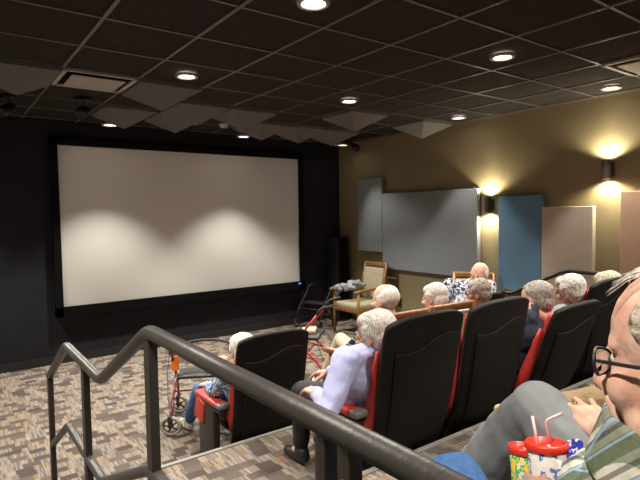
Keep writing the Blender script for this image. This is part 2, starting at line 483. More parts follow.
# ------------------------------------------------------------------ added projector, out of view behind the seats, to brighten the screen
t = thing('added_projector', 'added white ceiling projector, unseen behind the rows, put in to light the screen', 'projector', (3.06, -.9, HC-.38))
bm = bmesh.new()
for sx in (-1, 1): box(bm, (sx*.19, -.14, 0), (.02, .36, .16))
box(bm, (0, -.14, .08), (.40, .36, .02)); box(bm, (0, -.14, -.08), (.40, .36, .02)); box(bm, (0, -.32, 0), (.40, .02, .16))
# front face with a rectangular opening that crops the added light to the screen
d_ = .12; D_ = YF-.06+.9-(.04-d_); hw_ = 1.85*d_/D_; zt = (2.80-(HC-.38))*d_/D_; zb = (.72-(HC-.38))*d_/D_
box(bm, (0, .04, (.07+zt)/2+.002), (.38, .012, .07-zt+.004)); box(bm, (0, .04, (-.07+zb)/2-.002), (.38, .012, zb+.07+.004))
for sx in (-1, 1): box(bm, (sx*(.19+hw_)/2, .04, (zt+zb)/2), (.19-hw_, .012, zt-zb+.01))
mkobj('casing', bm, M['white_p'], t, False)
bm = bmesh.new(); tube(bm, [(0, -.14, .08), (0, -.14, .38)], .02); box(bm, (0, -.14, .37), (.14, .14, .016)); mkobj('mount', bm, M['dark'], t)
spot('screen_fill_lamp', (0, .04-d_, 0), P_SCREEN_FILL, 50, .0, (1, .97, .93), t, .002, (PI/2, 0, 0))

# ------------------------------------------------------------------ ceiling diffuser pyramids
pyr_cells = [(0, 2, 'far left beyond the lit air vent'), (2, 2, 'right beside the lit air vent'), (6, 2, 'alone in the nearest row, beside the middle downlight'), (8, 2, 'closest to the tan wall'),
             (3, 3, 'second row, left of its neighbour'), (4, 3, 'second row, just above the smoke detector'),
             (2, 4, 'back row above the left part of the screen'), (3, 4, 'back row, mostly tucked behind another pyramid'), (5, 4, 'back row over the middle of the screen'), (6, 4, 'back row over the right end of the screen'), (7, 4, 'back row in shade near the corner')]
for i, j, s in pyr_cells:
    bm = bmesh.new(); a, b_ = .29, .298; z0 = -.03
    rim = [(-a, -b_), (a, -b_), (a, b_), (-a, b_)]
    top = [bm.verts.new((x, y, 0)) for x, y in rim]; low = [bm.verts.new((x, y, z0)) for x, y in rim]; ap = bm.verts.new((0, 0, -.20))
    for k in range(4):
        bm.faces.new((top[k], top[(k+1) % 4], low[(k+1) % 4], low[k])); bm.faces.new((low[k], low[(k+1) % 4], ap))
    bm.faces.new(top)
    o = mkobj('pyramid_diffuser', bm, M['pyr'], None, False, ((GX(i)+GX(i+1))/2, (GY(j)+GY(j+1))/2, HC-.003))
    tag(o, 'hanging grey pyramid sound diffuser, ' + s, 'acoustic diffuser', 'pyramid sound diffusers on the ceiling')

# ------------------------------------------------------------------ vents
def vent(loc, label):
    t = thing('air_vent', label, 'air vent', loc)
    bm = bmesh.new()
    for sx in (-1, 1): box(bm, (sx*.285, 0, -.008), (.035, .60, .016))
    for sy in (-1, 1): box(bm, (0, sy*.285, -.008), (.60, .035, .016))
    mkobj('frame', bm, M['vent'], t, False)
    bm = bmesh.new(); box(bm, (0, 0, -.001), (.53, .53, .002)); mkobj('backing', bm, M['blackfab'], t, False)
    bm = bmesh.new(); box(bm, (0, .01, -.022), (.44, .42, .010), bev=.004); mkobj('face_plate', bm, M['vent'], t, False)
vent(((GX(1)+GX(2))/2, (GY(2)+GY(3))/2, HC-.002), 'square pale air vent in the ceiling above the left end of the screen')
vent(((GX(7)+GX(8))/2, (GY(-3)+GY(-2))/2, HC-.002), 'square air vent at the right edge near the rightmost downlight')

# ------------------------------------------------------------------ small ceiling fixtures
def stage_spot(loc, rz, label):
    t = thing('stage_spotlight', label, 'spotlight', loc, rz, 'small black stage spotlights on the ceiling')
    bm = bmesh.new(); box(bm, (0, 0, -.015), (.16, .05, .03), bev=.005); tube(bm, [(0, 0, -.02), (0, 0, -.09)], .01)
    tube(bm, smooth_path([(-.06, 0, -.15), (-.06, 0, -.09), (.06, 0, -.09), (.06, 0, -.15)], 4, .03), .007, 8)
    mkobj('yoke', bm, M['dark'], t)
    bm = bmesh.new(); tube(bm, [(0, -.06, -.11), (0, -.055, -.112), (0, .05, -.165), (0, .1, -.19), (0, .1, -.19)], [.02, .045, .052, .058, .050], 20)
    mkobj('lamp_housing', bm, M['dark'], t)
stage_spot((1.24, 5.70, HC), 2.6, 'black stage spotlight hanging left of the nearest small downlight over the screen')
stage_spot((.60, 5.95, HC), 2.2, 'black stage spotlight at the far left edge of the ceiling')
stage_spot((5.40, 6.38, HC), 3.3, 'black stage spotlight just above the corner downlight')
bm = bmesh.new(); tube(bm, [(0, 0, 0), (0, 0, -.012), (0, 0, -.02), (0, 0, -.045), (0, 0, -.05)], [.07, .07, .055, .05, .03], 24)
o = mkobj('smoke_detector', bm, M['white_p'], None, True, (3.12, 6.35, HC)); tag(o, 'round pale smoke detector on the ceiling over the middle of the screen', 'smoke detector')
bm = bmesh.new(); tube(bm, [(0, 0, 0), (0, 0, -.012), (0, 0, -.02), (0, 0, -.045), (0, 0, -.05)], [.06, .06, .05, .045, .03], 24)
o = mkobj('smoke_detector', bm, M['white_p'], None, True, (5.62, 7.06, HC)); tag(o, 'small pale detector on the ceiling in the corner of black and tan walls', 'smoke detector')

# ------------------------------------------------------------------ wall panels
def panel(y0, y1, z0, z1, m_, label, th=.075, clips=0):
    t = thing('acoustic_panel', label, 'acoustic panel', (XR, (y0+y1)/2, z0), 0, 'fabric panels on the tan wall')
    bm = bmesh.new(); box(bm, (-th/2-.012, 0, (z1-z0)/2), (th, y1-y0, z1-z0), bev=.006); mkobj('panel', bm, m_, t, True, mods=[('WEIGHTED_NORMAL', {})])
    bm = bmesh.new(); box(bm, (-.006, 0, (z1-z0)/2), (.012, y1-y0-.1, z1-z0-.1)); mkobj('mounting_board', bm, M['dark'], t, False)
    if clips:
        for k in range(clips):
            bm = bmesh.new(); yy = (y1-y0)*(-.5 + (k+.12)/(clips) ); box(bm, (-.05, yy, z1-z0+.006), (.03, .03, .016), bev=.002); mkobj('clip', bm, M['chrome'], t, False)
Z = CAM_Z
panel(6.06, 6.66, Z-.64, Z+.56, M['p_grey'], 'narrow grey fabric panel nearest the screen wall, highest and smallest of the grey ones', clips=1)
panel(4.24, 6.055, Z-.90, Z+.30, M['p_grey'], 'wide grey fabric panel between the narrow grey panel and the first sconce', clips=3)
panel(3.34, 3.92, Z-1.00, Z+.18, M['p_blue'], 'blue fabric panel on the tan wall between grey and beige panels')
panel(2.74, 3.335, Z-1.15, Z+.035, M['p_beige'], 'beige fabric panel directly right of the blue panel')
panel(1.2, 2.46, Z-1.0, Z+.18, M['p_pink'], 'salmon fabric panel at the right edge of the photo')

# ------------------------------------------------------------------ sconces
for (y, z, lab, sd) in ((4.09, Z+.08, 'small bronze up-and-down wall sconce between grey and blue panels', 1), (2.61, Z+.42, 'bronze up-and-down wall sconce above the gap beside the salmon panel', 1)):
    t = thing('wall_sconce', lab, 'wall lamp', (XR if sd > 0 else XL, y, z), 0 if sd > 0 else PI, 'bronze wall sconces')
    bm = bmesh.new(); box(bm, (-.012, 0, 0), (.024, .11, .15), bev=.004); mkobj('back_plate', bm, M['sconce'], t, False)
    bm = bmesh.new()
    n = 24
    for r, flip in ((.045, 1), (.040, 0)):
        pass
    prof = [(.046, -.10), (.046, .10), (.041, .10), (.041, -.10)]
    vs = [[bm.verts.new((-.075+r*math.cos(2*PI*k/n), r*math.sin(2*PI*k/n), zz)) for k in range(n)] for r, zz in prof]
    for a in range(4):
        p, q = vs[a], vs[(a+1) % 4]
        for k in range(n): bm.faces.new((p[k], p[(k+1) % n], q[(k+1) % n], q[k]))
    box(bm, (-.027, 0, 0), (.03, .05, .10))
    mkobj('cylinder_shade', bm, M['sconce'], t, False)
    for s in (1, -1):
        bm = bmesh.new(); tube(bm, [(-.075, 0, s*.055), (-.075, 0, s*.085)], .039, 20); mkobj('bulb', bm, M['sconce_glow'], t)
        spot('sconce_beam', (-.075, 0, s*.088), P_SCONCE*(1 if sd > 0 else 3.0 if s > 0 else .4), 150, .6, (1, .86, .60), t, .036, (0 if s < 0 else PI, 0, 0))

# ------------------------------------------------------------------ speaker tower and socket by the corner
t = thing('tower_speaker', 'tall black speaker cabinet standing in the corner right of the screen', 'speaker', (5.625, 7.07, 0))
bm = bmesh.new(); box(bm, (0, .02, .74), (.24, .32, 1.44), bev=.01); mkobj('cabinet', bm, M['black'], t, False)
bm = bmesh.new(); box(bm, (0, -.148, .76), (.20, .02, 1.34), bev=.006); mkobj('grille', bm, M['blackfab'], t, False)
bm = bmesh.new(); box(bm, (0, .01, .015), (.25, .33, .03)); mkobj('plinth', bm, M['plast'], t, False)
bm = bmesh.new(); box(bm, (-.008, 0, 0), (.016, .075, .13), bev=.004)
for dz in (-.03, .03): box(bm, (-.018, 0, dz), (.008, .034, .028), bev=.003)
o = mkobj('wall_socket', bm, M['plast'], None, False, (XR, 5.76, Z-1.43)); tag(o, 'small black wall socket low on the tan wall under the wide grey panel', 'socket')

# ------------------------------------------------------------------ stair handrail
RXX = .50
t = thing('stair_handrail', 'dark steel zigzag stair handrail stepping down beside the tiers in the foreground', 'handrail', (RXX, 1.0, 0))
def rp(y, z): return (0, y-1.0, z+Z)
top = [rp(.12, -.345), rp(1.56, -.35), rp(2.18, -.66), rp(2.89, -.66), rp(3.44, -.955)]
bm = bmesh.new(); tube(bm, smooth_path(top, 6, .05), .0218, 20); mkobj('top_rail', bm, M['rail'], t)
low = [rp(.7, -.79), rp(1.58, -.79), rp(2.20, -1.09), rp(2.92, -1.09), rp(3.44, -1.38)]
bm = bmesh.new(); tube(bm, smooth_path(low, 6, .04), .019, 16); mkobj('lower_rail', bm, M['rail'], t)
for (y, z0, z1, wy) in ((3.44, 0, -.97, .052), (2.47, T1Z, -.68, .056), (1.55, T2Z, -.37, .050), (.665, T2Z, -.36, .024), (.60, T2Z, -.36, .018)):
    bm = bmesh.new(); box(bm, (0, y-1.0, (z0+z1+Z)/2), (.028, wy, z1+Z-z0), bev=.003)
    box(bm, (0, y-1.0, z0+.004), (.09, .09, .008), bev=.002)
    mkobj('post', bm, M['post'], t, False)

t = thing('wall_handrail', 'dark handrail running along the tan wall beside the far ends of the rows', 'handrail', (5.42, 2.6, 0))
wp = [(0, -1.4, 1.22), (0, .28, 1.22), (0, .92, .90), (0, 1.05, .90)]
bm = bmesh.new(); tube(bm, smooth_path(wp, 6, .08), .022, 14); mkobj('top_rail', bm, M['dark'], t)
for y, z0, z1 in ((-1.2, T2Z, 1.22), (.22, T1Z, 1.21), (.98, 0, .90)):
    bm = bmesh.new(); tube(bm, [(0, y, z0), (0, y, z1)], .016, 10); mkobj('post', bm, M['dark'], t)

# ------------------------------------------------------------------ cinema seats
def grid_sheet(bm, fn, nu, nv):
    vs = [[bm.verts.new(fn(-1+2*i/(nu-1), j/(nv-1))) for i in range(nu)] for j in range(nv)]
    for j in range(nv-1):
        for i in range(nu-1): bm.faces.new((vs[j][i], vs[j][i+1], vs[j+1][i+1], vs[j+1][i]))
prof = [(-.25, .14), (-.34, .30), (-.395, .48), (-.43, .66), (-.455, .82), (-.478, .96), (-.50, 1.06)]
def pcurve(v):
    x = v*(len(prof)-1); i = min(int(x), len(prof)-2); f = x-i
    def cr(a, b, c, d, t): return .5*((2*b)+(-a+c)*t+(2*a-5*b+4*c-d)*t*t+(-a+3*b-3*c+d)*t**3)
    g = lambda k: prof[max(0, min(len(prof)-1, k))]
    return [cr(g(i-1)[q], g(i)[q], g(i+1)[q], g(i+2)[q], f) for q in (0, 1)]
def back_fn(wmul=1.0, yoff=0.0, v0=0.0, v1=1.0, wing=.035):
    def fn(u, v):
        vv = v0+(v1-v0)*v
        y, z = pcurve(vv)
        wd = (.262 + .032*math.sin(min(1, vv*1.3)*PI*.5))*wmul
        if vv > .82: wd -= .014*((vv-.82)/.18)**2.2
        z2 = z - (.038*abs(u)**3.5 if vv > .6 else 0)*max(0, (vv-.6)/.4)
        y2 = y + wing*abs(u)**3 + yoff
        return (u*wd, y2, z2)
    return fn
def make_seat(label, lean=0.0):
    t = thing('cinema_seat', label, 'seat', (0, 0, 0), 0)
    rot = lambda o: setattr(o, 'rotation_euler', (-lean, 0, 0))
    bm = bmesh.new(); grid_sheet(bm, back_fn(), 15, 22)
    o = mkobj('backrest_shell', bm, M['shell'], t, True, mods=[('SOLIDIFY', dict(thickness=.04, offset=0)), ('BEVEL', dict(width=.012, segments=3, limit_method='ANGLE', angle_limit=1.0)), ('SUBSURF', dict(levels=1, render_levels=1))])
    # raised rear panel with its wavy upper edge, and the beading along it
    bm = bmesh.new(); f = back_fn(1, -.024)
    def wave(u): return .76 + .035*math.sin(u*PI*.85) + .012*u
    def pf(u, v): return f(u*.80, .10 + (wave(u)-.10)*v)
    grid_sheet(bm, pf, 17, 14)
    pn = mkobj('rear_panel', bm, M['shell'], t, True, mods=[('SOLIDIFY', dict(thickness=.012, offset=0)), ('BEVEL', dict(width=.003, segments=2, limit_method='ANGLE'))])
    bm = bmesh.new(); grid_sheet(bm, back_fn(.85, .048, .17, .90, .02), 15, 18)
    cu = mkobj('back_cushion', bm, M['red'], t, True, mods=[('SOLIDIFY', dict(thickness=.065, offset=0)), ('BEVEL', dict(width=.022, segments=3, limit_method='ANGLE', angle_limit=1.0)), ('SUBSURF', dict(levels=1, render_levels=1))])
    for s in (-1, 1):
        bm = bmesh.new(); tube(bm, [back_fn(.89, .060, 0, 1)(s, v) for v in (.2, .28, .36, .44, .52, .62, .74)], [.02, .036, .042, .038, .030, .022, .010], 12)
        mkobj('side_bolster', bm, M['red'], t)
    bm = bmesh.new(); box(bm, (0, .07, .41), (.50, .50, .12), bev=.04, seg=4); mkobj('seat_cushion', bm, M['red'], t)
    bm = bmesh.new(); box(bm, (0, .04, .33), (.46, .42, .07), bev=.01); box(bm, (0, 0, .15), (.12, .16, .30)); box(bm, (0, 0, .01), (.40, .30, .02)); mkobj('seat_base', bm, M['plast'], t)
    return t
def make_arm(t, x):
    bm = bmesh.new()
    box(bm, (x, -.06, .25), (.055, .26, .50), bev=.012); box(bm, (x, -.10, .505), (.062, .42, .035), bev=.012)
    s = mkobj('arm_support', bm, M['seatside'], t)
    bm = bmesh.new(); box(bm, (x, -.08, .542), (.088, .38, .04), bev=.016, seg=3); mkobj('arm_pad', bm, M['red'], s)
    bm = bmesh.new(); box(bm, (x, .095, .44), (.08, .03, .20), RX(.35), .012, 3); box(bm, (x, .02, .43), (.082, .14, .17), RX(.2)*1, .012, 3); mkobj('arm_apron', bm, M['red'], s)
    bm = bmesh.new(); box(bm, (x, -.295, .545), (.092, .07, .04), bev=.016, seg=3); mkobj('arm_end_cap', bm, M['cap'], s)
rows = [
    (1.87, 3.55, 0, 0, 'black-backed red cinema seat alone at the front left on the lowest floor level'),
    (4.36, 3.57, 0, 0, 'cinema seat on the lowest level, only its top edge showing behind the middle row'),
    (2.03, 2.28, T1Z, 0, 'first black-backed cinema seat of the middle row, with the lavender sitter beside it'),
    (2.68, 2.28, T1Z, 0, 'second black-backed cinema seat of the middle row, empty'),
    (3.40, 2.31, T1Z, .155, 'third cinema seat of the middle row, tilted back with a broad red side showing'),
    (4.08, 2.28, T1Z, 0, 'fourth seat of the middle row, its curved black top in front of the white-haired head'),
    (4.76, 2.28, T1Z, 0, 'fifth seat of the middle row, black top at the right edge'),
    (.86, .12, T2Z, 0, 'cinema seat under the man in the green plaid shirt'),
    (1.56, .12, T2Z, 0, 'cinema seat under the sitter in tan corduroy trousers'),
]
seats = []
for k, (x, y, z, lean, lab) in enumerate(rows):
    if k == 0:
        s = make_seat(lab); make_arm(s, -.33); s.location = (x, y, z); s0 = s
    else:
        s = dup(s0, (x, y, z), 0, lab)
        if lean:
            for c in s.children:
                if c.name.split('.')[0] in ('backrest_shell', 'rear_panel', 'back_cushion', 'side_bolster'):
                    c.rotation_euler = (lean, 0, 0); c.location = (0, .015, 0)
    s['group'] = 'cinema seats in tiered rows'
    seats.append(s)
make_arm(seats[6], .33); make_arm(seats[1], .33); make_arm(seats[0], .33); make_arm(seats[8], .33)

# ------------------------------------------------------------------ wooden armchairs
def make_armchair(label):
    t = thing('wooden_armchair', label, 'chair', (0, 0, 0), 0, 'oak armchairs on the lowest level')
    for sx in (-1, 1):
        bm = bmesh.new(); tube(bm, [(sx*.29, .27, 0), (sx*.29, .27, .3), (sx*.29, .26, .67)], [.018, .022, .022], 10); mkobj('front_leg', bm, M['wood'], t)
        bm = bmesh.new(); tube(bm, [(sx*.25, -.32, 0), (sx*.25, -.25, .42), (sx*.25, -.30, .75), (sx*.25, -.37, 1.07)], [.018, .022, .022, .02], 10); mkobj('rear_leg', bm, M['wood'], t)
        bm = bmesh.new()
        tube(bm, smooth_path([(sx*.25, -.28, .70), (sx*.29, -.05, .705), (sx*.30, .22, .695), (sx*.30, .34, .68)], 4, .1), [.024]*12, 10)
        mkobj('armrest', bm, M['wood'], t)
    bm = bmesh.new(); box(bm, (0, .01, .385), (.56, .56, .06), bev=.01); mkobj('seat_rail', bm, M['wood'], t)
    bm = bmesh.new(); box(bm, (0, .02, .445), (.53, .54, .09), bev=.035, seg=4); mkobj('seat_cushion', bm, M['sage'], t)
    bm = bmesh.new(); box(bm, (0, -.308, .76), (.46, .05, .48), RX(.17), .02, 3); mkobj('back_cushion', bm, M['upho'], t)
    bm = bmesh.new(); box(bm, (0, -.366, 1.05), (.54, .034, .07), RX(.17), .012, 3); mkobj('top_rail', bm, M['wood'], t)
    return t
ch0 = make_armchair('empty oak armchair with patterned back against the tan wall, grey clothing on its arm'); ch0.location = (5.28, 6.12, 0); ch0.rotation_euler = (0, 0, PI/2)
ch_man = dup(ch0, (2.98, 3.25, 0), -.05, 'oak armchair under the bald man in the dark striped shirt')
ch_wom = dup(ch0, (3.58, 3.25, 0), -.05, 'oak armchair under the woman in red, top rail behind her')
ch_pl = dup(ch0, (5.24, 4.00, 0), 2.05, 'oak armchair under the man in the navy and white checked shirt')
bm = bmesh.new()
random.seed(4)
for k in range(13):
    a = V((5.02+random.uniform(0, .36), 6.28+random.uniform(-.10, .22), .72+random.uniform(-.05, .05)))
    capsule(bm, a, .042, a+V((random.uniform(.04, .14), random.uniform(-.12, .05), random.uniform(-.03, .05))), .03)
capsule(bm, (5.10, 6.42, .70), .05, (5.12, 6.50, .52), .035)
o = blob('jacket', bm, M['grey_cl'], None, .010, 5, .012, 14); tag(o, 'crumpled light grey jacket lying over the arm of the empty oak armchair', 'jacket')

# ------------------------------------------------------------------ people
def head_pieces(bm, H, fat=1.0, chin=1.0, brow=.0105):
    """closed pieces of a head in head-local axes (y forward, z up), H maps to figure space"""
    R3 = H.to_3x3(); s = R3.col[0].length
    Rn = R3.normalized()
    E = lambda c, r, rot=None: ell(bm, H @ V(c), [q*s for q in r], Rn if rot is None else Rn @ rot)
    K = lambda a, ra, b, rb: capsule(bm, H @ V(a), ra*s, H @ V(b), rb*s)
    E((0, -.014, .032), (.077*1, .097, .088))
    E((0, .018, -.030), (.063*fat, .072, .088)); E((0, .016, .046), (.062, .062, .056))
    E((0, .045, -.088), (.036*fat, .036, .030*chin))
    for q in (-1, 1):
        E((q*.039*fat, .048, -.030), (.027, .030, .030))
        E((q*.050*fat, .012, -.070), (.022*fat, .040, .028))
        E((q*.045*fat, .033, -.062), (.020, .026, .030))
        K((q*.012, .077, .027), brow, (q*.044, .062, .023), brow-.001)
        E((q*.016, .098, -.033), (.010, .012, .010))
        E((q*.080, -.008, -.006), (.010, .021, .033), RY(q*-.12)@RX(-.15)); E((q*.083, -.002, -.028), (.008, .012, .014))
        E((q*.078, -.002, .010), (.009, .014, .014))
    K((0, .082, .018), .011, (0, .108, -.024), .012); E((0, .110, -.032), (.014, .013, .012))
    K((-.021, .078, -.062), .0075, (.021, .078, -.062), .0075); K((0, .084, -.058), .010, (0, .084, -.060), .009)
    K((-.017, .076, -.075), .008, (.017, .076, -.075), .008)
    K((0, -.02, -.06), .050*fat, (0, -.045, -.15), .054*fat)

def hand_pieces(bm, O, yd, zd, side=1, curl=.5, s=1.0, spread=.10, thumb=.6):
    """palm, four fingers, thumb. O wrist, yd towards the fingers, zd back of the hand; side=+1 thumb on +x"""
    y = V(yd).normalized(); z = (V(zd) - y*V(zd).dot(y)).normalized(); x = y.cross(z)
    T = lambda a: V(O) + (x*a[0]*side + y*a[1] + z*a[2])*s
    bases = [(.030, .085, .004), (.010, .092, .008), (-.010, .088, .006), (-.029, .078, 0)]
    wr = [(.018, 0, 0), (.007, 0, 0), (-.006, 0, 0), (-.018, 0, 0)]
    L = [(.040, .025, .019), (.045, .029, .020), (.041, .027, .019), (.032, .020, .017)]
    for bq, w_, l in zip(bases, wr, L): capsule(bm, T(w_), .015*s, T(bq), .0115*s, 10)
    capsule(bm, T((.015, .03, -.004)), .015*s, T((-.015, .03, -.004)), .014*s, 10)
    for k, (bq, l) in enumerate(zip(bases, L)):
        p = V(bq); a = 0.0; sp = (1.5-k)*spread; r = (.0092, .0088, .0082, .0072)
        for q in range(3):
            a += curl*(.75 if q == 0 else 1.0)
            d = V((math.sin(sp)*math.cos(a), math.cos(a)*math.cos(sp), -math.sin(a)))
            n_ = p + d*l[q]; capsule(bm, T(p), r[q]*s*(1 if k < 3 else .9), T(n_), r[q+1]*s*(1 if k < 3 else .9), 10); p = n_
    p = V((.022, .018, -.006)); q1 = V((.046, .048, -.014-.02*thumb)); q2 = V((.055, .078, -.02-.035*thumb)); q3 = V((.052, .100, -.024-.05*thumb))
    capsule(bm, T(p), .015*s, T(q1), .012*s, 10); capsule(bm, T(q1), .0115*s, T(q2), .010*s, 10); capsule(bm, T(q2), .010*s, T(q3), .008*s, 10)

def ik(a, b, l1, l2, hint):
    a = V(a); b = V(b); d = b-a; L = d.length
    if L > (l1+l2)*.995: b = a + d.normalized()*(l1+l2)*.995; d = b-a; L = d.length
    k = (l1*l1 - l2*l2 + L*L)/(2*L); h = math.sqrt(max(0, l1*l1-k*k)); dn = d.normalized()
    hv = V(hint); hv = (hv - dn*hv.dot(dn)).normalized()
    return a + dn*k + hv*h, b

def head_matrix(c, yaw, pitch, roll, s):
    return Matrix.Translation(V(c)) @ Matrix.Rotation(yaw, 4, 'Z') @ Matrix.Rotation(pitch, 4, 'X') @ Matrix.Rotation(roll, 4, 'Y') @ Matrix.Scale(s, 4)

def person(label, loc, rz, head, hyaw=0, hpitch=-.1, hroll=0, sz=.86, sy=-.10, sw=.165, hips=.53, top='navy', legs='black_cl', hair='hair_w', style='full', skin='skin',
           hands=((-.16, .30, .62), (.16, .30, .62)), hs=1.0, glasses=None, shoes='shoe_k', bulk=1.0, voxel=.0085, knee=.44, legspread=.12, footy=None, sleeves=True, hv=None, short=False, sx0=0.0, kneez=None, footpos=None, handdir=None, hint=None):
    """seated figure. loc = floor point below the hips; local +y is forward"""
    t = thing('person', label, 'person', loc, rz)
    hx, hy, hz = head
    H = head_matrix(head, hyaw, hpitch, hroll, hs)
    pel = V((0, 0, hips)); chest = V((sx0*.7+hx*.25, sy*.8, sz-.10)); belly = (pel+chest)/2 + V((0, .03, 0))
    shl = [V((sx0+s*sw, sy, sz)) for s in (-1, 1)]; nb = V((sx0, sy-.01, sz+.05)); hc = H @ V((0, -.045, -.12))
    kz = kneez if kneez else .47
    hip = [V((s*.09, 0, hips)) for s in (-1, 1)]; kn = [V((s*legspread, knee, kz)) for s in (-1, 1)]
    fy = knee+.02 if footy is None else footy
    ank = [V((s*legspread, fy, .09)) for s in (-1, 1)]
    if footpos: kn, ank = [V(a) for a in footpos[0]], [V(a) for a in footpos[1]]
    arm = []
    for s, (sh, hd) in enumerate(zip(shl, hands)):
        sgn = -1 if s == 0 else 1
        e, wv = ik(sh, hd, .27, .25, V(hint[s]) if hint else V((sgn*.45, -.12, -1)))
        arm.append((sh, e, wv))
    # body, one continuous skin
    bm = bmesh.new()
    head_pieces(bm, H)
    capsule(bm, nb, .050, hc, .048); capsule(bm, shl[0], .045, shl[1], .045)
    capsule(bm, chest, .10, belly, .10); capsule(bm, belly, .10, pel, .10)
    for s in (0, 1):
        sh, e, wv = arm[s]
        capsule(bm, sh, .042, e, .034); capsule(bm, e, .034, wv, .024)
        capsule(bm, hip[s], .07, kn[s], .05); capsule(bm, kn[s], .048, ank[s], .034)
        capsule(bm, ank[s], .034, ank[s]+V((0, .12, -.055)), .026)
        d = handdir[s][0] if handdir and handdir[s] else (wv-e).normalized()*.6 + V((0, .5, -.15))
        zz = handdir[s][1] if handdir and handdir[s] else V((0, 0, 1))
        hand_pieces(bm, wv + V(d).normalized()*.005, d, zz, 1 if s == 0 else -1, .32)
    blob('body', bm, M[skin], t, min(voxel, .0062), 2)
    # shirt
    bm = bmesh.new(); B = bulk
    ell(bm, belly, (.165*B, .125*B, .17)); ell(bm, chest, (.165*B, .115*B, .16)); ell(bm, pel+V((0, -.01, .05)), (.165*B, .125*B, .11))
    capsule(bm, shl[0]*.86+nb*.14, .064, shl[1]*.86+nb*.14, .064)
    capsule(bm, nb+V((0, 0, -.05)), .085, nb.lerp(hc, .18), .062)
    for s in (0, 1):
        sh, e, wv = arm[s]
        capsule(bm, sh, .066*B, e, .054)
        if not short: capsule(bm, e, .054, e.lerp(wv, .93), .038)
        else: capsule(bm, e, .054, e.lerp(sh, .2), .056)
    blob('top', bm, M[top], t, voxel, 4, .007, 11)
    # trousers and shoes
    bm = bmesh.new()
    ell(bm, pel, (.17*B, .13*B, .115))
    for s in (0, 1):
        capsule(bm, hip[s], .095, kn[s], .068); capsule(bm, kn[s], .066, ank[s].lerp(kn[s], .12), .052)
    blob('trousers', bm, M[legs], t, voxel, 4, .006, 12)
    for s in (0, 1):
        bm = bmesh.new(); a = ank[s]
        capsule(bm, a+V((0, -.03, -.035)), .040, a+V((0, .05, -.045)), .042); capsule(bm, a+V((0, .05, -.045)), .042, a+V((0, .15, -.055)), .034); capsule(bm, a+V((0, -.02, -.01)), .042, a, .045)
        blob('shoe', bm, M[shoes], t, .009, 3, post=lambda c, z=a.z-.088: V((c.x, c.y, max(c.z, z))))
    # hair
    bm = bmesh.new(); Rn = H.to_3x3().normalized(); q = hs
    def E(c, r): ell(bm, H @ V(c), [v*q for v in r], Rn)
    if style == 'full':      # short wavy set hair
        E((0, -.030, .048), (.090, .098, .088)); E((0, -.052, -.005), (.086, .072, .080)); E((0, .028, .078), (.070, .052, .042))
        for s in (-1, 1): E((s*.068, -.012, .030), (.026, .052, .050))
        disp = .0045
    elif style == 'crop':    # short male hair, forehead clear
        E((0, -.030, .040), (.086, .095, .086)); E((0, -.045, -.010), (.083, .070, .075)); E((0, .01, .075), (.062, .055, .040)); disp = .004
    else:                    # ring of hair around a bald crown
        E((0, -.045, .030), (.0845, .081, .088))
        for s in (-1, 1): E((s*.070, -.018, .015), (.0165, .050, .044))
        disp = .003
    blob('hair', bm, M[hair], t, .0065, 2, disp, 26)
    # eyes
    for s in (-1, 1):
        bm = bmesh.new(); ell(bm, H @ V((s*.030, .0735, .006)), [.0125*q]*3, None, 12, 8); e_ = mkobj('eye', bm, M['eye'], t)
        bm = bmesh.new(); ell(bm, H @ V((s*.030, .0835, .005)), [.0055*q, .0045*q, .0055*q], Rn, 10, 6); mkobj('iris', bm, M['iris'], e_)
    if glasses: make_glasses(t, H, M[glasses])
    return t, H

def make_glasses(t, H, mt, r=.0016, oval=(.024, .018)):
    bm = bmesh.new(); s = H.to_3x3().col[0].length
    for q in (-1, 1):
        tube(bm, [H @ V((q*.031+oval[0]*math.cos(a*PI/8), .095-.008*abs(math.cos(a*PI/8)), -.001+oval[1]*math.sin(a*PI/8))) for a in range(16)], r*s, 8, closed=True)
        tube(bm, [H @ V((q*.053, .082, .004)), H @ V((q*.067, .066, .006)), H @ V((q*.080, .022, .006)), H @ V((q*.084, -.012, .008)), H @ V((q*.083, -.03, -.008))], r*1.1*s, 8)
    tube(bm, [H @ V((-.009, .094, .003)), H @ V((0, .100, .007)), H @ V((.009, .094, .003))], r*s, 8)
    g = mkobj('glasses', bm, mt, t)
    for q in (-1, 1):
        bm = bmesh.new(); vs = [bm.verts.new(H @ V((q*.031+oval[0]*.97*math.cos(a*PI/8), .094-.008*abs(math.cos(a*PI/8)), -.001+oval[1]*.97*math.sin(a*PI/8)))) for a in range(16)]
        bm.faces.new(vs); mkobj('spectacle_lens', bm, M['lens'], g, mods=[('SOLIDIFY', dict(thickness=.0012))])

def LW(loc, rz, p):
    d = V(p)-V(loc); return Matrix.Rotation(-rz, 3, 'Z') @ d

# lavender woman, first seat of the middle row
loc = (1.90, 2.20, T1Z)
person('white-haired person in a lavender sweatshirt with hand on the red armrest', loc, 0, LW(loc, 0, (1.86, 2.03, Z-.660)), hyaw=.34, hpitch=-.16, sz=.82, sy=-.17, sx0=-.06,
       top='lav', legs='black_cl', hair='hair_w', glasses='gold', hands=((-.31, .0, .62), (.0, .30, .60)), hint=((-.6, -1, -.3), (.4, -.1, -1)), hips=.52, knee=.42, hs=1.06, bulk=1.22, sw=.18)
